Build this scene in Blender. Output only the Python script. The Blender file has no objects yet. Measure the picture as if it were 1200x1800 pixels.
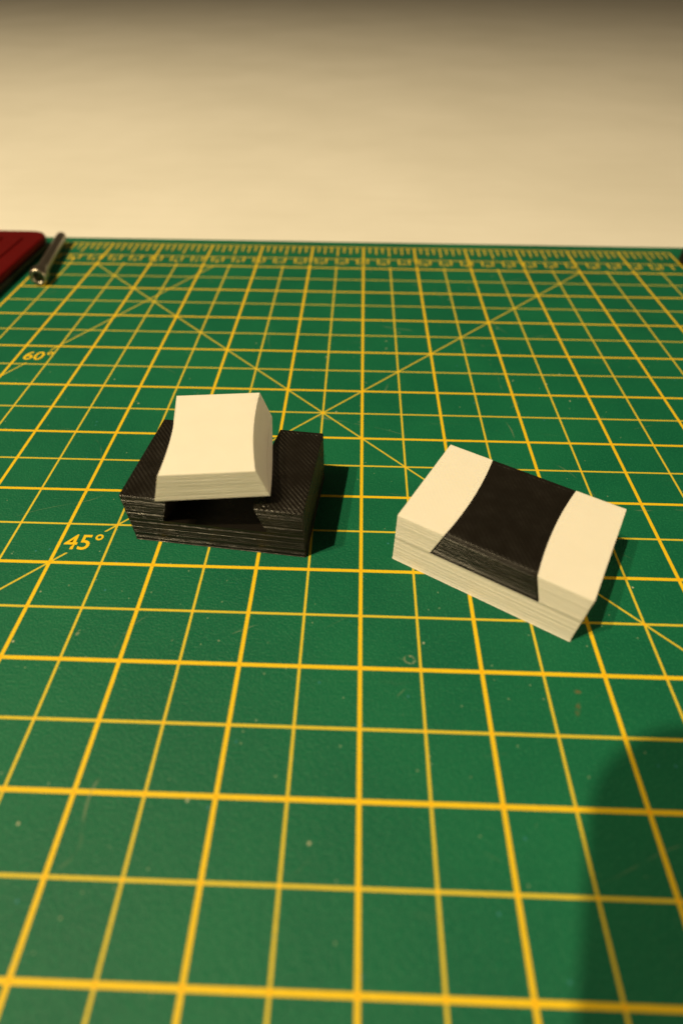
import bpy, bmesh, math, random
from mathutils import Vector, Matrix, noise
random.seed(7)
scene = bpy.context.scene
col = scene.collection
MM = 0.001
U = 0.0127                      # half an inch, the small square of the mat

# ------------------------------------------------------------------ camera
cam = bpy.data.cameras.new('camera')
cam.sensor_fit = 'HORIZONTAL'
cam.sensor_width = 36.0
cam.lens = 932.26 / 1200 * 36.0
cam.clip_start = 0.002
cam.clip_end = 20.0
cam_o = bpy.data.objects.new('camera', cam)
col.objects.link(cam_o)
CAMPOS = Vector((9.9635, -141.357, 103.3155)) * MM
R = (Matrix.Rotation(0.0263466, 4, 'Z') @ Matrix.Rotation(0.7555071, 4, 'X') @ Matrix.Rotation(0.0071139, 4, 'Z'))
cam_o.matrix_world = Matrix.Translation(CAMPOS) @ R
cam.dof.use_dof = True
cam.dof.focus_distance = 0.142
cam.dof.aperture_fstop = 11.5
cam.dof.aperture_blades = 0
scene.camera = cam_o

# ------------------------------------------------------------------ light
world = bpy.data.worlds.new('World')
scene.world = world
world.use_nodes = True
bg = world.node_tree.nodes['Background']
bg.inputs['Color'].default_value = (1.0, 0.74, 0.42, 1)
bg.inputs['Strength'].default_value = 0.065

def lamp(name, kind, loc, power, color, **kw):
    l = bpy.data.lights.new(name, kind)
    l.energy = power
    l.color = color
    for k, v in kw.items():
        setattr(l, k, v)
    o = bpy.data.objects.new(name, l)
    o.location = loc
    col.objects.link(o)
    return o

WARM = (1.0, 0.79, 0.45)
CEN = Vector((0.015, -0.050, 0.0))
lamp('lamp_bulb', 'POINT', CEN + Vector((-0.402, -0.235, 0.885)) * 1.35, 60.0, WARM, shadow_soft_size=0.016)
lamp('lamp_bulb', 'POINT', CEN + Vector((-0.508, -0.215, 0.834)) * 1.25, 28.5, WARM, shadow_soft_size=0.016)
fill = lamp('fill_light', 'AREA', (1.25, -0.42, 0.34), 5.0, (1.0, 0.75, 0.42), shape='DISK', size=0.5)  # added low soft fill to lift right and front faces, not an actual lamp
fill.rotation_euler = (Vector((0, -0.04, 0)) - fill.location).to_track_quat('-Z', 'Y').to_euler()

scene.render.engine = 'CYCLES'
vs = scene.view_settings
vs.view_transform = 'Standard'
vs.look = 'None'
vs.gamma = 1.0
vs.exposure = 0.0
vs.use_curve_mapping = False

# ------------------------------------------------------------------ node helpers
class NT:
    def __init__(self, name):
        self.mat = bpy.data.materials.new(name)
        self.mat.use_nodes = True
        self.t = self.mat.node_tree
        self.b = self.t.nodes['Principled BSDF']
    def n(self, kind, **props):
        x = self.t.nodes.new(kind)
        for k, v in props.items():
            setattr(x, k, v)
        return x
    def put(self, sock, v):
        if isinstance(v, bpy.types.NodeSocket):
            self.t.links.new(v, sock)
        elif v is not None:
            sock.default_value = v
    def m(self, op, a, b=None, c=None, clamp=False):
        x = self.n('ShaderNodeMath', operation=op, use_clamp=clamp)
        for s, v in zip(x.inputs, (a, b, c)):
            self.put(s, v)
        return x.outputs[0]
    def step(self, x, e0, e1):              # smooth ramp 0..1 between e0 and e1
        r = self.n('ShaderNodeMapRange', interpolation_type='SMOOTHSTEP')
        self.put(r.inputs['Value'], x)
        self.put(r.inputs['From Min'], e0)
        self.put(r.inputs['From Max'], e1)
        return r.outputs['Result']
    def mix(self, f, a, b):
        x = self.n('ShaderNodeMix', data_type='RGBA')
        self.put(x.inputs['Factor'], f)
        self.put(x.inputs['A'], a)
        self.put(x.inputs['B'], b)
        return x.outputs['Result']
    def noise(self, vec, scale, detail=3, rough=0.55, out='Fac'):
        x = self.n('ShaderNodeTexNoise')
        self.put(x.inputs['Vector'], vec)
        x.inputs['Scale'].default_value = scale
        x.inputs['Detail'].default_value = detail
        x.inputs['Roughness'].default_value = rough
        return x.outputs[out]
    def bump(self, h, strength, dist, normal=None):
        x = self.n('ShaderNodeBump')
        x.inputs['Strength'].default_value = strength
        x.inputs['Distance'].default_value = dist
        self.put(x.inputs['Height'], h)
        self.put(x.inputs['Normal'], normal)
        return x.outputs[0]
    def coord(self):
        return self.n('ShaderNodeTexCoord').outputs['Object']
    def map(self, vec, loc=(0, 0, 0), rot=(0, 0, 0), sc=(1, 1, 1)):
        x = self.n('ShaderNodeMapping')
        self.put(x.inputs['Vector'], vec)
        x.inputs['Location'].default_value = loc
        x.inputs['Rotation'].default_value = rot
        x.inputs['Scale'].default_value = sc
        return x.outputs[0]

def pbsdf(nt, color=None, rough=None, metallic=None, spec=None, normal=None):
    b = nt.b
    nt.put(b.inputs['Base Color'], color)
    nt.put(b.inputs['Roughness'], rough)
    nt.put(b.inputs['Metallic'], metallic)
    nt.put(b.inputs['Specular IOR Level'], spec)
    nt.put(b.inputs['Normal'], normal)
    return nt.mat

# ------------------------------------------------------------------ materials
GREEN = (0.0100, 0.118, 0.060, 1)
YEL = (0.80, 0.545, 0.010, 1)
YEL_THIN = (0.74, 0.57, 0.032, 1)
ORANGE = (0.90, 0.46, 0.004, 1)

def make_mat_material():
    g = NT('cutting_mat_vinyl')
    P = g.coord()
    sep = g.n('ShaderNodeSeparateXYZ')
    g.put(sep.inputs[0], P)
    wob = g.noise(P, 900, 2, 0.5)
    w = g.m('MULTIPLY', g.m('SUBTRACT', wob, 0.5), 0.005)
    u0 = g.m('DIVIDE', sep.outputs[0], U)
    v0 = g.m('DIVIDE', sep.outputs[1], U)
    u = g.m('ADD', u0, w)
    v = g.m('ADD', v0, w)
    E = 0.007
    def line(d, half):
        return g.m('SUBTRACT', 1.0, g.step(d, half - E, half + E))
    def rng(x, lo, hi):
        return g.m('MULTIPLY', g.m('GREATER_THAN', x, lo), g.m('LESS_THAN', x, hi))
    def family(a, b, alo, ahi, blo, bhi, ov_thin, ov_thick):
        # distance to nearest integer, and to nearest odd integer
        d = g.m('ABSOLUTE', g.m('SUBTRACT', a, g.m('ROUND', a)))
        h = g.m('MULTIPLY', g.m('SUBTRACT', a, 1.0), 0.5)
        do = g.m('MULTIPLY', g.m('ABSOLUTE', g.m('SUBTRACT', h, g.m('ROUND', h))), 2.0)
        inside = rng(a, alo - 0.1, ahi + 0.1)
        thin = g.m('MULTIPLY', g.m('MULTIPLY', line(d, 0.0222), inside), rng(b, blo - ov_thin, bhi + ov_thin))
        thick = g.m('MULTIPLY', g.m('MULTIPLY', line(do, 0.0340), inside), rng(b, blo - ov_thick, bhi + ov_thick))
        return thin, thick
    vt, vk = family(u, v, -11, 13, -15, 9, 0.16, 0.30)
    ht, hk = family(v, u, -15, 9, -11, 13, 0.05, 0.05)
    # 45 degree lines
    d1 = g.m('MULTIPLY', g.m('ABSOLUTE', g.m('SUBTRACT', u, v)), 0.7071)
    gap = g.m('SUBTRACT', 1.0, rng(v, -4.76, -4.19))
    l1 = g.m('MULTIPLY', g.m('MULTIPLY', line(d1, 0.0195), rng(v, -15, 9)), gap)
    d2 = g.m('MULTIPLY', g.m('ABSOLUTE', g.m('ADD', u, v)), 0.7071)
    l2 = g.m('MULTIPLY', line(d2, 0.0195), rng(v, -15, 9))
    # 60 degree line
    s = g.m('SUBTRACT', g.m('SUBTRACT', v, 9.0), g.m('MULTIPLY', g.m('ADD', u, 4.58), 1.7320))
    d3 = g.m('MULTIPLY', g.m('ABSOLUTE', s), 0.5)
    gap3 = g.m('SUBTRACT', 1.0, rng(v, 2.06, 2.76))
    l3 = g.m('MULTIPLY', g.m('MULTIPLY', g.m('MULTIPLY', line(d3, 0.0195), rng(v, -15, 9)), gap3), rng(u, -11, 0))
    diag = g.m('MAXIMUM', g.m('MAXIMUM', l1, l2), l3)
    # colours
    big = g.noise(P, 22, 4, 0.6)
    fine = g.noise(P, 2100, 3, 0.65)
    base = g.mix(g.step(big, 0.3, 0.72), (0.0012, 0.104, 0.056, 1), (0.0034, 0.133, 0.065, 1))
    base = g.mix(g.m('MULTIPLY', g.step(fine, 0.46, 0.72), 0.75), base, (0.012, 0.185, 0.092, 1))
    # dusty scuffs and tiny specks
    def specks(scale, r, seedloc, thr):
        vor = g.n('ShaderNodeTexVoronoi', feature='F1')
        q = g.map(P, loc=seedloc)
        g.put(vor.inputs['Vector'], q)
        vor.inputs['Scale'].default_value = scale
        sp = g.m('SUBTRACT', 1.0, g.step(vor.outputs['Distance'], r * 0.5, r))
        sepc = g.n('ShaderNodeSeparateColor')
        g.put(sepc.inputs[0], vor.outputs['Color'])
        return g.m('MULTIPLY', sp, g.m('GREATER_THAN', sepc.outputs[0], thr))
    s1 = specks(180, 0.07, (0.3, 0.1, 0), 0.72)
    s2 = specks(420, 0.10, (0.7, 0.4, 0), 0.80)
    s3 = specks(330, 0.11, (0.15, 0.9, 0), 0.90)
    smear = g.noise(g.map(P, rot=(0, 0, 0.5), sc=(1, 7, 1)), 30, 5, 0.7)
    base = g.mix(g.m('MULTIPLY', g.step(smear, 0.60, 0.82), 0.16), base, (0.10, 0.17, 0.11, 1))
    # thin curved scratches left by blades: bands of a warped field, broken up
    wv = g.noise(g.map(P, loc=(0.2, 0.05, 0), sc=(1, 1.6, 1)), 14, 1, 0.4)
    scr = g.m('SUBTRACT', 1.0, g.step(g.m('ABSOLUTE', g.m('SUBTRACT', wv, 0.53)), 0.0006, 0.0022))
    scr = g.m('MULTIPLY', scr, g.step(g.noise(P, 55, 3, 0.6), 0.52, 0.66))
    base = g.mix(g.m('MULTIPLY', scr, 0.30), base, (0.20, 0.27, 0.18, 1))
    # scuffed patches with a place of their own: (x mm, y mm, rx, ry, colour)
    def patch(x, y, rx, ry, rot, ns, lo, hi, ring=None):
        q = g.map(P, loc=(0, 0, 0))
        sub = g.n('ShaderNodeVectorMath', operation='SUBTRACT')
        g.put(sub.inputs[0], q)
        sub.inputs[1].default_value = (x * MM, y * MM, 0)
        rr = g.n('ShaderNodeVectorRotate', rotation_type='Z_AXIS')
        g.put(rr.inputs['Vector'], sub.outputs[0])
        rr.inputs['Angle'].default_value = rot
        ml = g.n('ShaderNodeVectorMath', operation='MULTIPLY')
        g.put(ml.inputs[0], rr.outputs[0])
        ml.inputs[1].default_value = (1000 / rx, 1000 / ry, 0)
        ln = g.n('ShaderNodeVectorMath', operation='LENGTH')
        g.put(ln.inputs[0], ml.outputs[0])
        d = ln.outputs['Value']
        nz = g.noise(P, ns, 3, 0.65)
        if ring:
            f = g.m('SUBTRACT', 1.0, g.step(g.m('ABSOLUTE', g.m('SUBTRACT', g.m('ADD', d, g.m('MULTIPLY', g.m('SUBTRACT', nz, 0.5), 0.7)), 0.75)), 0.06, 0.24))
        else:
            f = g.m('SUBTRACT', 1.0, g.step(g.m('ADD', d, g.m('SUBTRACT', nz, 0.5)), 0.45, 1.0))
        return g.m('MULTIPLY', f, g.step(nz, lo, hi))
    for (x, y, rx, ry, rot, ns, lo, hi, ring, colr, k) in (
            (23.2, -86.6, 1.5, 1.2, 0.2, 900, 0.42, 0.62, True, (0.30, 0.33, 0.22, 1), 0.75),
            (21.6, -86.4, 0.9, 0.4, 0.2, 1500, 0.5, 0.62, False, (0.28, 0.33, 0.22, 1), 0.6),
            (56.9, -92.6, 1.0, 0.6, 0.1, 900, 0.35, 0.6, False, (0.17, 0.12, 0.05, 1), 0.75),
            (56.0, -96.2, 0.7, 2.0, 0.35, 900, 0.35, 0.6, False, (0.14, 0.10, 0.04, 1), 0.6),
            (-49.3, -82.6, 0.5, 1.0, 0.3, 1500, 0.40, 0.55, False, (0.35, 0.36, 0.22, 1), 0.7),
            (-13.0, -80.5, 4.0, 0.18, -0.45, 700, 0.3, 0.6, False, (0.22, 0.30, 0.20, 1), 0.5),
            (21.0, -94.0, 1.6, 0.16, -0.75, 700, 0.3, 0.6, False, (0.22, 0.30, 0.20, 1), 0.5),
            (-98.0, 46.0, 5.0, 2.2, 0.2, 400, 0.4, 0.7, False, (0.14, 0.15, 0.10, 1), 0.4)):
        base = g.mix(g.m('MULTIPLY', patch(x, y, rx, ry, rot, ns, lo, hi, ring), k), base, colr)
    inkn = g.step(g.noise(P, 2600, 2, 0.6), 0.18, 0.42)
    ink = lambda f, k: g.m('MULTIPLY', g.m('MULTIPLY', f, k), g.m('ADD', g.m('MULTIPLY', inkn, 0.16), 0.84))
    c = g.mix(ink(ht, 0.90), base, YEL_THIN)
    c = g.mix(ink(vt, 0.90), c, YEL_THIN)
    c = g.mix(ink(diag, 0.88), c, YEL_THIN)
    c = g.mix(ink(hk, 0.97), c, YEL)
    c = g.mix(ink(vk, 0.97), c, YEL)
    hor = g.m('MAXIMUM', ht, hk)
    ver = g.m('MAXIMUM', vt, vk)
    cross = g.m('ADD', g.m('MULTIPLY', hor, ver), g.m('MULTIPLY', diag, g.m('MAXIMUM', hor, ver)), clamp=True)
    c = g.mix(g.m('MULTIPLY', cross, 0.8), c, ORANGE)
    c = g.mix(g.m('MULTIPLY', scr, 0.22), c, (0.20, 0.24, 0.14, 1))
    c = g.mix(g.m('MULTIPLY', s1, 0.75), c, (0.50, 0.52, 0.38, 1))
    c = g.mix(g.m('MULTIPLY', s2, 0.55), c, (0.30, 0.42, 0.28, 1))
    c = g.mix(g.m('MULTIPLY', s3, 0.60), c, (0.04, 0.22, 0.30, 1))
    grain = g.noise(P, 2100, 2, 0.5)
    grain2 = g.noise(P, 620, 2, 0.5)
    h = g.m('ADD', grain, g.m('MULTIPLY', grain2, 0.6))
    nrm = g.bump(h, 0.8, 0.00026)
    rough = g.m('ADD', 0.50, g.m('MULTIPLY', big, 0.12))
    return pbsdf(g, c, rough, 0.0, 0.24, nrm)

def ink_material():
    g = NT('yellow_print')
    P = g.coord()
    k = g.step(g.noise(P, 2600, 2, 0.6), 0.18, 0.42)
    c = g.mix(g.m('ADD', g.m('MULTIPLY', k, 0.18), 0.78), GREEN, YEL)
    return pbsdf(g, c, 0.55, 0.0, 0.35)

def plastic(name, dark, light, rough, stripe, spec=0.5, streak=0.0, sss=0.0, zmin=0.0, wallbump=0.5):
    """printed plastic: layer streaks on the walls, raster lines on the flat tops"""
    g = NT(name)
    P = g.coord()
    geo = g.n('ShaderNodeNewGeometry')
    vt = g.n('ShaderNodeVectorTransform', vector_type='NORMAL', convert_from='WORLD', convert_to='OBJECT')
    g.put(vt.inputs[0], geo.outputs['True Normal'])
    sp = g.n('ShaderNodeSeparateXYZ')
    g.put(sp.inputs[0], vt.outputs[0])
    up = g.step(sp.outputs[2], 0.80, 0.95)
    wall = g.m('SUBTRACT', 1.0, up)
    pz = g.n('ShaderNodeSeparateXYZ')
    g.put(pz.inputs[0], P)
    skin = g.m('MULTIPLY', up, g.m('GREATER_THAN', pz.outputs[2], zmin))
    # layer streaks: fast along z, slow along the wall
    st = g.noise(g.map(P, sc=(0.05, 0.05, 1.0)), 3600, 2, 0.6)
    st2 = g.noise(g.map(P, sc=(0.10, 0.10, 1.0)), 2600, 3, 0.65)
    blot = g.noise(P, 160, 3, 0.6)
    f = g.m('ADD', g.m('MULTIPLY', g.m('MULTIPLY', g.m('SUBTRACT', st, 0.5), wall), streak), g.m('MULTIPLY', g.m('SUBTRACT', blot, 0.5), 0.6))
    c = g.mix(g.m('ADD', 0.5, f, clamp=True), dark, light)
    # raster of the top skin: pairs of lines running diagonally
    wv = g.n('ShaderNodeTexWave', wave_type='BANDS', bands_direction='X', wave_profile='SIN')
    g.put(wv.inputs['Vector'], g.map(P, rot=(0, 0, math.radians(-42))))
    wv.inputs['Scale'].default_value = 2 * math.pi / (20 * 0.00092)
    wv.inputs['Distortion'].default_value = 0.6
    wv.inputs['Detail'].default_value = 2
    wv.inputs['Detail Scale'].default_value = 3.0
    patchy = g.step(g.noise(P, 90, 2, 0.5), 0.25, 0.7)
    topn = g.bump(g.m('MULTIPLY', wv.outputs['Fac'], g.m('MULTIPLY', skin, g.m('ADD', 0.25, patchy))), stripe, 0.00016)
    hh = g.m('MULTIPLY', g.m('ADD', st2, g.m('MULTIPLY', st, 0.6)), g.m('ADD', g.m('MULTIPLY', wall, 0.9), 0.1))
    nrm = g.bump(hh, wallbump, 0.00010, topn)
    if sss:
        g.b.inputs['Subsurface Weight'].default_value = sss
        g.b.inputs['Subsurface Radius'].default_value = (1.0, 0.85, 0.6)
        g.b.inputs['Subsurface Scale'].default_value = 0.0012
    rr = g.m('ADD', rough, g.m('MULTIPLY', g.m('SUBTRACT', st2, 0.5), 0.45))
    return pbsdf(g, c, rr, 0.0, spec, nrm)

def simple(name, color, rough, metallic=0.0, var=0.15, scale=200, bumpk=0.2, spec=0.5):
    g = NT(name)
    P = g.coord()
    nz = g.noise(P, scale, 4, 0.6)
    dk = tuple(x * (1 - var) for x in color) + (1,)
    lt = tuple(min(1, x * (1 + var)) for x in color) + (1,)
    c = g.mix(nz, dk, lt)
    r = g.m('ADD', rough - 0.06, g.m('MULTIPLY', nz, 0.12))
    return pbsdf(g, c, r, metallic, spec, g.bump(g.noise(P, scale * 6, 3), bumpk, 0.0001))

M_MAT = make_mat_material()
M_INK = ink_material()
M_WHITE = plastic('white_printed_plastic', (0.78, 0.755, 0.70, 1), (0.86, 0.84, 0.79, 1), 0.50, 0.04, 0.35, 0.35, 0.15, 0.0074, 0.15)
M_BLACK = plastic('black_printed_plastic', (0.0050, 0.0042, 0.0034, 1), (0.0100, 0.0080, 0.0060, 1), 0.34, 0.95, 0.55, 1.0, 0.0, 0.0153, 0.60)
M_BLACK_FINE = plastic('black_printed_plastic_fine', (0.0050, 0.0042, 0.0034, 1), (0.0100, 0.0080, 0.0060, 1), 0.36, 0.22, 0.60, 1.0, 0.0, 0.0075, 0.6)

def table_material():
    g = NT('pale_laminate')
    P = g.coord()
    n1 = g.noise(P, 6, 4, 0.6)
    n2 = g.noise(g.map(P, sc=(1, 12, 1)), 9, 6, 0.65)
    c = g.mix(g.step(n1, 0.3, 0.7), (0.80, 0.79, 0.76, 1), (0.87, 0.86, 0.84, 1))
    c = g.mix(g.m('MULTIPLY', g.step(n2, 0.45, 0.75), 0.10), c, (0.58, 0.55, 0.50, 1))
    return pbsdf(g, c, 0.5, 0.0, 0.3, g.bump(g.noise(P, 700, 2), 0.15, 0.0001))
M_TABLE = table_material()
M_RED = simple('red_plastic', (0.095, 0.0012, 0.0018), 0.55, spec=0.15)
M_DARK = simple('black_plastic', (0.012, 0.012, 0.012), 0.5)
M_STEEL = simple('worn_steel', (0.42, 0.38, 0.32), 0.33, 1.0, 0.2, 900, 0.3)
M_GLASS = simple('phone_glass', (0.01, 0.01, 0.012), 0.15)

# ------------------------------------------------------------------ object helpers
def link(name, verts, faces, mat, parent=None, smooth=False):
    me = bpy.data.meshes.new(name)
    me.from_pydata([tuple(v) for v in verts], [], faces)
    me.validate()
    bm = bmesh.new()
    bm.from_mesh(me)
    bmesh.ops.remove_doubles(bm, verts=bm.verts, dist=1e-7)
    bmesh.ops.recalc_face_normals(bm, faces=bm.faces)
    bm.to_mesh(me)
    bm.free()
    me.materials.append(mat)
    if smooth:
        for p in me.polygons:
            p.use_smooth = True
    o = bpy.data.objects.new(name, me)
    col.objects.link(o)
    if parent:
        o.parent = parent
    return o

def from_bm(name, bm, mat, parent=None, smooth=False):
    me = bpy.data.meshes.new(name)
    bmesh.ops.recalc_face_normals(bm, faces=bm.faces)
    bm.to_mesh(me)
    bm.free()
    me.materials.append(mat)
    if smooth:
        for p in me.polygons:
            p.use_smooth = True
    o = bpy.data.objects.new(name, me)
    col.objects.link(o)
    if parent:
        o.parent = parent
    return o

def tag(o, label=None, cat=None, group=None, kind=None):
    for k, v in (('label', label), ('category', cat), ('group', group), ('kind', kind)):
        if v:
            o[k] = v
    return o

def rounded_slab(bm, x0, x1, y0, y1, z0, z1, r, seg=8, edge=0.0004):
    """slab with rounded corners in plan and a small rounded top edge"""
    def ring(rr, ins, z):
        out = []
        for cx, cy, a0 in ((x1 - r, y1 - r, 0), (x0 + r, y1 - r, 90), (x0 + r, y0 + r, 180), (x1 - r, y0 + r, 270)):
            for i in range(seg + 1):
                a = math.radians(a0 + 90 * i / seg)
                out.append(bm.verts.new((cx + (rr - ins) * math.cos(a), cy + (rr - ins) * math.sin(a), z)))
        return out
    rings = [ring(r, edge, z0), ring(r, 0, z0 + edge), ring(r, 0, z1 - edge), ring(r, edge * 0.3, z1 - edge * 0.3), ring(r, edge, z1)]
    n = len(rings[0])
    for a, b in zip(rings, rings[1:]):
        for i in range(n):
            bm.faces.new((a[i], a[(i + 1) % n], b[(i + 1) % n], b[i]))
    bm.faces.new(rings[-1])
    bm.faces.new(rings[0][::-1])

# ------------------------------------------------------------------ table top and cutting mat
MAT_T = 0.0025
bm = bmesh.new()
vsx = [bm.verts.new(p) for p in ((-2.6, -0.9, -MAT_T - 0.00005), (2.6, -0.9, -MAT_T - 0.00005), (2.6, 3.6, -MAT_T - 0.00005), (-2.6, 3.6, -MAT_T - 0.00005))]
bm.faces.new(vsx)
tag(from_bm('table_top', bm, M_TABLE), 'pale table top under the green cutting mat', None, None, 'structure')

bm = bmesh.new()
rounded_slab(bm, -13.3 * U, 15.3 * U, -17.6 * U, 11.6 * U, -MAT_T, 0.0, 0.006, 8, 0.0004)
mat_o = tag(from_bm('cutting_mat', bm, M_MAT), 'green cutting mat printed with a yellow inch grid and angle lines, under everything', 'cutting mat')

PZ = 0.00003
def strips(name, rects, z=PZ):
    vs_, fs = [], []
    for (x0, y0, x1, y1) in rects:
        k = len(vs_)
        vs_ += [(x0, y0, z), (x1, y0, z), (x1, y1, z), (x0, y1, z)]
        fs.append((k, k + 1, k + 2, k + 3))
    return link(name, vs_, fs, M_INK, mat_o)

for sgn in (1,):
    RL, RO = 9.84 * U, 11.0 * U
    rects = []
    def rect(x0, y0, x1, y1):
        rects.append((x0, min(y0 * sgn, y1 * sgn), x1, max(y0 * sgn, y1 * sgn)))
    rect(-11 * U, RL - 0.0003, 13 * U, RL + 0.0003)
    rect(-11 * U, RO - 0.0003, 13 * U, RO + 0.0003)
    k = 0
    while k * 0.005 <= 24 * U:
        x = -11 * U + k * 0.005 - 0.0005
        if x > -11 * U and abs((x + 11 * U) / (2 * U) - round((x + 11 * U) / (2 * U))) * 2 * U > 0.0009:
            rect(x - 0.00033, RL - (0.0058 if k % 2 == 0 else 0.0054), x + 0.00033, RL - 0.00032)
        k += 1
    for i in range(0, 24 * 4 + 1):
        x = -11 * U + i * U / 4
        if i % 8 == 0:
            rect(x - 0.00045, 9.42 * U, x + 0.00045, RL - 0.00032)
            rect(x - 0.00045, RL + 0.00032, x + 0.00045, RO - 0.00032)
        else:
            ln = 10.13 if i % 4 == 0 else (10.34 if i % 2 == 0 else 10.45)
            rect(x - 0.0003, ln * U, x + 0.0003, RO - 0.00032)
    strips('ruler_marks', rects, PZ if sgn > 0 else PZ)

def text_mesh(name, body, x0, x1, y0, y1, z=PZ * 2):
    c = bpy.data.curves.new(name, 'FONT')
    c.body = body
    c.offset = 0.012
    c.resolution_u = 6
    t = bpy.data.objects.new(name, c)
    col.objects.link(t)
    dg = bpy.context.evaluated_depsgraph_get()
    me = bpy.data.meshes.new_from_object(t.evaluated_get(dg))
    bpy.data.objects.remove(t)
    xs = [v.co.x for v in me.vertices]
    ys = [v.co.y for v in me.vertices]
    ax, bx, ay, by = min(xs), max(xs), min(ys), max(ys)
    for v in me.vertices:
        v.co = (x0 + (v.co.x - ax) / (bx - ax) * (x1 - x0), y0 + (v.co.y - ay) / (by - ay) * (y1 - y0), z)
    me.name = name
    me.materials.clear()
    me.materials.append(M_INK)
    o = bpy.data.objects.new(name, me)
    col.objects.link(o)
    o.parent = mat_o
    return o

t = text_mesh('angle_print', '45°', -4.90 * U, -4.17 * U, -4.68 * U, -4.27 * U)
t['label'] = 'yellow printed 45 degree mark'
t = text_mesh('angle_print', '60°', -8.80 * U, -8.02 * U, 2.22 * U, 2.68 * U)
t['label'] = 'yellow printed 60 degree mark'
for k in range(1, 30):
    xc = -11 * U + k * 0.01 + 0.0020
    hw = 0.00125 if k > 9 else 0.0008
    text_mesh('ruler_number', str(k), xc - hw, xc + hw, 9.32 * U, 9.56 * U)

# ------------------------------------------------------------------ the printed dovetail pieces
L, W, H = 43.75, 29.6, 15.62          # mm
HWB, SL, ZEND, DIP = 12.80, 0.318, 8.0, 3.1
def zb(y):                            # floor of the curved slot (base coordinates)
    return ZEND - DIP * max(0.0, 1 - (y / (W / 2)) ** 2)
def hw(y, z, c=0.0):                  # half width of the dovetail at (y, z)
    return HWB - SL * (z - zb(y)) - c
NY = 40
YS = sorted(set([-W / 2 + W * i / NY for i in range(NY + 1)]))
LAY = 0.2

class Layers:
    """a small outward offset for every printed layer"""
    def __init__(self, seed, amp):
        r = random.Random(seed)
        self.off = []
        v = 0
        for k in range(100):
            v = 0.45 * v + r.uniform(-1, 1) * amp
            if r.random() < 0.10:
                v += r.choice((-1, 1)) * amp * 1.4
            self.off.append(v)
        self.seed = seed
        self.bead = (1.0 if amp > 0.025 else 0.75)
    def at(self, k, s):
        return self.off[k] + 0.020 * noise.noise(Vector((s * 0.35, k * 0.6, self.seed * 3.1)))

LR = random.Random(5)
BEAD = [LR.choice((0.2, 0.5, 0.8, 1.0, 1.2, 1.4)) for _ in range(100)]
def levels(z0, z1):
    """(z, layer, groove?) rows of a wall between z0 and z1"""
    rows = []
    n = int(round((z1 - z0) / LAY))
    for k in range(n):
        a = z0 + (z1 - z0) * k / n
        b = z0 + (z1 - z0) * (k + 1) / n
        h = b - a
        for t, g in ((0.05, 0.070), (0.22, 0.022), (0.50, 0.0), (0.74, 0.020), (0.95, 0.070)):
            rows.append((a + t * h, k, g * BEAD[(k + int(z0 * 5)) % 100]))
    return rows

def quad_strip(verts, faces, rows_pts):
    idx = []
    for row in rows_pts:
        k = len(verts)
        verts.extend(row)
        idx.append(range(k, k + len(row)))
    for a, b in zip(idx, idx[1:]):
        for i in range(len(a) - 1):
            faces.append((a[i], a[i + 1], b[i + 1], b[i]))

def mmv(p):
    return (p[0] * MM, p[1] * MM, p[2] * MM)

def top_patch(verts, faces, xl, xr, ztop, inset=1.15, y_end=0.0, depth=0.09, drop=0.0):
    """flat top skin between xl(y) and xr(y) with the shallow joint where the outline loops meet the raster"""
    ya, yb = -W / 2 + y_end, W / 2 - y_end
    yg = [ya, ya + inset - 0.22, ya + inset, ya + inset + 0.22]
    n = 30
    yg += [ya + inset + 0.22 + (yb - ya - 2 * inset - 0.44) * i / n for i in range(1, n)]
    yg += [yb - inset - 0.22, yb - inset, yb - inset + 0.22, yb]
    rows = []
    for j, y in enumerate(yg):
        a, b = xl(y), xr(y)
        xs = [a, a + inset - 0.22, a + inset, a + inset + 0.22]
        m = 8
        xs += [a + inset + 0.22 + (b - a - 2 * inset - 0.44) * i / m for i in range(1, m)]
        xs += [b - inset - 0.22, b - inset, b - inset + 0.22, b]
        nx = len(xs)
        row = []
        for i, x in enumerate(xs):
            g = 0.0
            inx = 2 <= i <= nx - 3
            iny = 2 <= j <= len(yg) - 3
            if (i in (2, nx - 3) and iny) or (j in (2, len(yg) - 3) and inx):
                g = -depth * (0.40 + 0.75 * abs(noise.noise(Vector((x * 0.9, y * 0.9, 3.0)))) * 2)
            elif inx and iny:
                g = -depth * 0.12
            elif i in (0, nx - 1) or j in (0, len(yg) - 1):
                g = -0.03
            if drop and y < ya + inset - 0.01:      # the last layers step back from the front edge
                g -= drop * (1 - (y - ya) / inset)
            row.append((x, y, ztop + g))
        rows.append(row)
    quad_strip(verts, faces, rows)

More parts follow.
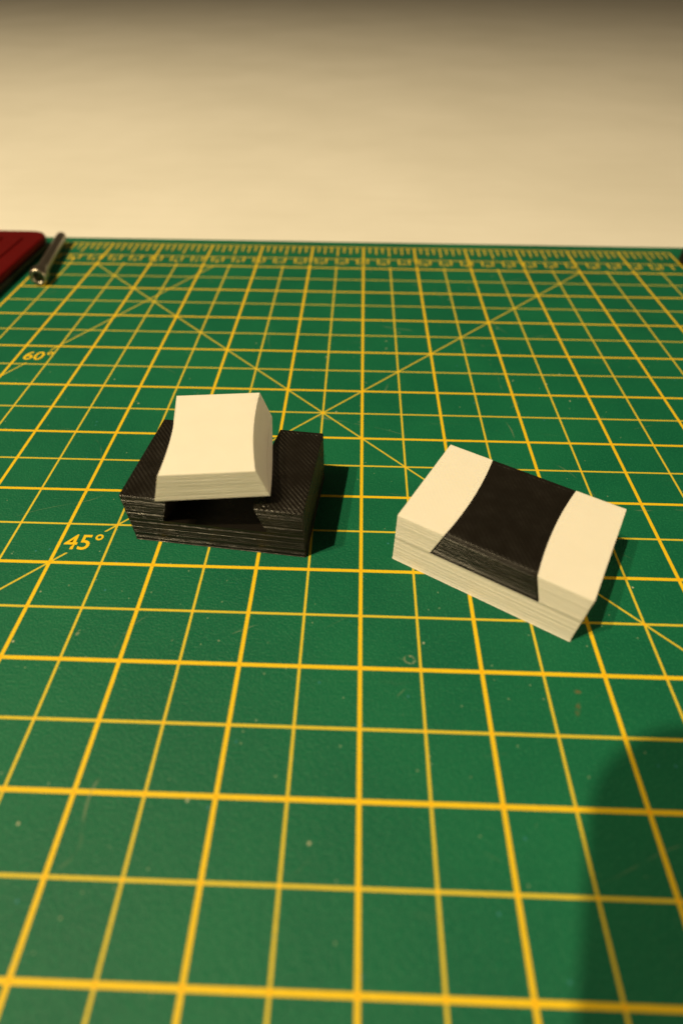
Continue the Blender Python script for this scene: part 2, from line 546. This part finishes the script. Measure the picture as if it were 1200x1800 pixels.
def make_base(name, mat, seed, amp, depth=0.09):
    V, F = [], []
    ly = Layers(seed, amp)
    def chain(side, z, k, groove, e):
        o = ly.at
        pts = []
        foot = 0.13 if k == 0 else 0.0
        hx, hy = L / 2, W / 2
        rc = 0.30                                    # rounded corner of the nozzle path
        n = 26
        path = []
        for i in range(n + 1):
            path.append((e + (hx - rc - e) * i / n, -hy, 0, -1))
        for i in range(1, 4):
            a = math.radians(-90 + 30 * i)
            path.append((hx - rc + rc * math.cos(a), -hy + rc + rc * math.sin(a), math.cos(a), math.sin(a)))
        for i in range(1, n + 1):
            path.append((hx, -hy + rc + (W - 2 * rc) * i / n, 1, 0))
        for i in range(1, 4):
            a = math.radians(30 * i)
            path.append((hx - rc + rc * math.cos(a), hy - rc + rc * math.sin(a), math.cos(a), math.sin(a)))
        for i in range(1, n + 1):
            path.append((hx - rc + (e - hx + rc) * i / n, hy, 0, 1))
        for s, (x, y, nx, ny) in enumerate(path):
            d = o(k, s * 0.7 + (50 if side < 0 else 0)) - groove * ly.bead + foot
            # the walls meet on the centre line, so the ripple is the same on both sides there
            if e == 0 and (s < 4 or s > len(path) - 5):
                d = o(k, 0) - groove * ly.bead + foot
            pts.append((side * (x + nx * d), y + ny * d, z))
        return pts
    for side in (1, -1):
        low = [chain(side, z, k, g, 0.0) for z, k, g in levels(0.0, ZEND)]
        quad_strip(V, F, low)
        nlow = int(round(ZEND / LAY))
        high = []
        for z, k, g in levels(ZEND, H):
            e = hw(W / 2, z)
            kk = min(k + nlow, 99)
            if z > H - 0.08:
                g += 0.06
            high.append(chain(side, z, kk, g, e))
        quad_strip(V, F, high)
        # top skin
        e_top = lambda y: hw(y, H)
        if side > 0:
            top_patch(V, F, lambda y: e_top(y) + 0.02, lambda y: L / 2 - 0.06, H, 1.15, 0.05, depth)
        else:
            top_patch(V, F, lambda y: -L / 2 + 0.06, lambda y: -e_top(y) - 0.02, H, 1.15, 0.05, depth)
        # slot wall
        rows = []
        for j in range(13):
            rows.append([(side * hw(y, zb(y) + (H - zb(y)) * j / 12), y, zb(y) + (H - zb(y)) * j / 12) for y in YS])
        quad_strip(V, F, rows)
    # slot floor, printed as low steps
    rows = []
    for y in YS:
        z = zb(y)
        rows.append([(HWB * t, y, z) for t in (-1, -0.6, -0.2, 0.2, 0.6, 1)])
    quad_strip(V, F, rows)
    k = len(V)
    V.extend([(-L / 2, -W / 2, 0.01), (L / 2, -W / 2, 0.01), (L / 2, W / 2, 0.01), (-L / 2, W / 2, 0.01)])
    F.append((k, k + 3, k + 2, k + 1))
    o = link(name, [mmv(v) for v in V], F, mat)
    return o

def make_key(name, mat, seed, amp, c=0.0, ht=None, depth=0.09, soft=0.0, drop=0.0):
    """key in its own coordinates: z = 0 at the bottom of its ends, belly dips to -DIP"""
    V, F = [], []
    ly = Layers(seed, amp)
    top = (H - ZEND if ht is None else ht)
    hy = W / 2 - c * 0.6
    def hk(y, z):
        return hw(y, z + ZEND, c)
    def loop(z, k, groove):
        pts = []
        n = 30
        path = []
        e = hk(hy, z)
        fr = [-e, -e + 0.15, -e + 0.32] + [-e + 0.5 + (2 * e - 1.0) * i / n for i in range(n + 1)] + [e - 0.32, e - 0.15, e]
        for x in fr:
            path.append((x, -hy, 0, -1))
        for i in range(1, n):
            y = -hy + 2 * hy * i / n
            path.append((hk(y, z), y, 1, 0))
        for x in reversed(fr):
            path.append((x, hy, 0, 1))
        for i in range(1, n):
            y = hy - 2 * hy * i / n
            path.append((-hk(y, z), y, -1, 0))
        for s, (x, y, nx, ny) in enumerate(path):
            d = ly.at(k, s * 0.6) - groove * ly.bead
            if nx:
                d *= 0.35
            elif soft:                       # worn, rounded rim of the end faces
                q = max(0.0, 1 - z / 0.45, 1 - (e - abs(x)) / 0.45)
                d -= soft * q * q
            zz = min(z, top - drop) if ny < 0 else z
            pts.append((x + nx * d, y + ny * d, zz))
        pts.append(pts[0])
        return pts
    rows = []
    for z, k, g in levels(0.0, top):
        if z > top - 0.08:
            g += 0.06
        rows.append(loop(z, k, g))
    quad_strip(V, F, rows)
    top_patch(V, F, lambda y: -hk(y, top) + 0.03, lambda y: hk(y, top) - 0.03, top, 1.15, c * 0.6 + 0.05, depth, drop)
    ys = [-hy + 2 * hy * i / NY for i in range(NY + 1)]
    for side in (1, -1):
        quad_strip(V, F, [[(side * hk(y, (zb(y) - ZEND) * (1 - j / 4)), y, (zb(y) - ZEND) * (1 - j / 4)) for y in ys] for j in range(5)])
    quad_strip(V, F, [[((HWB - c) * t, y, zb(y) - ZEND) for t in (-1, -0.5, 0, 0.5, 1)] for y in ys])
    return link(name, [mmv(v) for v in V], F, mat)

def place(o, x, y, z, deg, tilt=(0, 0)):
    o.location = (x * MM, y * MM, z * MM)
    o.rotation_euler = (tilt[0], tilt[1], math.radians(deg))
    return o

b1 = place(make_base('slotted_block', M_BLACK, 3, 0.030, 0.055), -21.15, -42.88, 0.02, -5.93)
tag(b1, 'black printed block with an empty dovetail slot, carrying the loose white key', 'block', 'slotted blocks')
b2 = place(make_base('slotted_block', M_WHITE, 11, 0.018, 0.012), 46.74, -57.45, 0.02, -29.95)
tag(b2, 'white printed block whose slot is filled by the black key', 'block', 'slotted blocks')
k1 = place(make_key('dovetail_key', M_WHITE, 21, 0.017, depth=0.012), -22.63, -43.92, H + DIP + 0.03, 6.04)
tag(k1, 'white printed dovetail key with curved sides resting loose on the black block', 'block', 'dovetail keys')
k2 = place(make_key('dovetail_key', M_BLACK_FINE, 33, 0.030, 0.13, soft=0.35, drop=0.34), 46.74, -57.45, ZEND + 0.06, -29.95)
tag(k2, 'black printed dovetail key fitted flush into the white block', 'block', 'dovetail keys')

# ------------------------------------------------------------------ things at the far corners of the mat
case = bpy.data.objects.new('red_case', None)
case.location = (-0.1443, 0.110, 0.0)
col.objects.link(case)
tag(case, 'flat dark red plastic case at the far left, its shaded side towards the mat', 'case')
bm = bmesh.new()
rounded_slab(bm, -0.075, 0.0, -0.060, 0.028, 0.0001, 0.0028, 0.008, 8, 0.0005)
from_bm('case_base', bm, M_DARK, case)
bm = bmesh.new()
rounded_slab(bm, -0.0752, 0.0002, -0.0602, 0.0282, 0.0030, 0.0062, 0.008, 8, 0.0010)
lid = from_bm('case_lid', bm, M_RED, case)
for dx in (-0.010, -0.020, -0.030):
    bm = bmesh.new()
    rounded_slab(bm, dx - 0.0016, dx + 0.0016, -0.050, 0.018, 0.0061, 0.0068, 0.0014, 4, 0.0003)
    from_bm('ridge', bm, M_RED, lid)

def lathe(bm, prof, seg=32):
    """prof: (along, radius) revolved around +y"""
    rings = []
    for a, r in prof:
        rings.append([bm.verts.new((r * math.cos(2 * math.pi * i / seg), a, r * math.sin(2 * math.pi * i / seg))) for i in range(seg)])
    for p, q in zip(rings, rings[1:]):
        for i in range(seg):
            bm.faces.new((p[i], p[(i + 1) % seg], q[(i + 1) % seg], q[i]))
    return rings

tool = bpy.data.objects.new('socket_wrench', None)
tool.location = (-0.1300, 0.0885, 0.0038)
tool.rotation_euler = (0, 0, math.radians(10))
col.objects.link(tool)
tag(tool, 'small steel tube wrench with a hollow end, lying beside the red case', 'wrench')
bm = bmesh.new()
r = lathe(bm, [(0.0085, 0.0017), (0.0010, 0.0019), (0.0, 0.0025), (0.0003, 0.0034), (0.0014, 0.0037), (0.0045, 0.0037), (0.0075, 0.0030), (0.0105, 0.0026)])
bm.faces.new(r[0])
from_bm('socket_head', bm, M_STEEL, tool, True)
bm = bmesh.new()
r = lathe(bm, [(0.0100, 0.0025), (0.020, 0.0024), (0.048, 0.0024), (0.050, 0.0020), (0.0505, 0.0001)])
from_bm('shaft', bm, M_STEEL, tool, True)

capo = bpy.data.objects.new('black_cap', None)
capo.location = (0.1738, 0.1265, 0.0)
col.objects.link(capo)
tag(capo, 'small round black plastic cap at the far right edge of the mat', 'cap')
bm = bmesh.new()
r = lathe(bm, [(0.0001, 0.0080), (0.0006, 0.0086), (0.0060, 0.0084), (0.0076, 0.0076), (0.0080, 0.0064), (0.0080, 0.0001)], 40)
bmesh.ops.rotate(bm, verts=bm.verts, cent=(0, 0, 0), matrix=Matrix.Rotation(math.radians(90), 3, 'X'))
from_bm('cap_body', bm, M_DARK, capo, True)
bm = bmesh.new()
for i in range(24):
    a = 2 * math.pi * i / 24
    rr = 0.00855
    m = Matrix.Translation((rr * math.cos(a), rr * math.sin(a), 0.0033)) @ Matrix.Rotation(a, 4, 'Z') @ Matrix.Diagonal((0.0006, 0.0009, 0.0046, 1))
    bmesh.ops.create_cube(bm, size=1.0, matrix=m)
from_bm('grip_ribs', bm, M_DARK, capo)

# the phone that takes the picture: it stands behind the lens and throws the soft shadow at the lower right
phone = bpy.data.objects.new('smartphone', None)
phone.matrix_world = Matrix.Translation(CAMPOS) @ R @ Matrix.Translation((0, 0, 0.007))
col.objects.link(phone)
tag(phone, 'dark smartphone held above the near edge of the mat', 'phone')
bm = bmesh.new()
rounded_slab(bm, -0.014, 0.131, -0.044, 0.027, 0.0, 0.008, 0.016, 8, 0.0015)
from_bm('phone_body', bm, M_DARK, phone)
bm = bmesh.new()
rounded_slab(bm, -0.012, 0.129, -0.042, 0.025, 0.0081, 0.0086, 0.014, 8, 0.0002)
from_bm('phone_screen', bm, M_GLASS, phone)
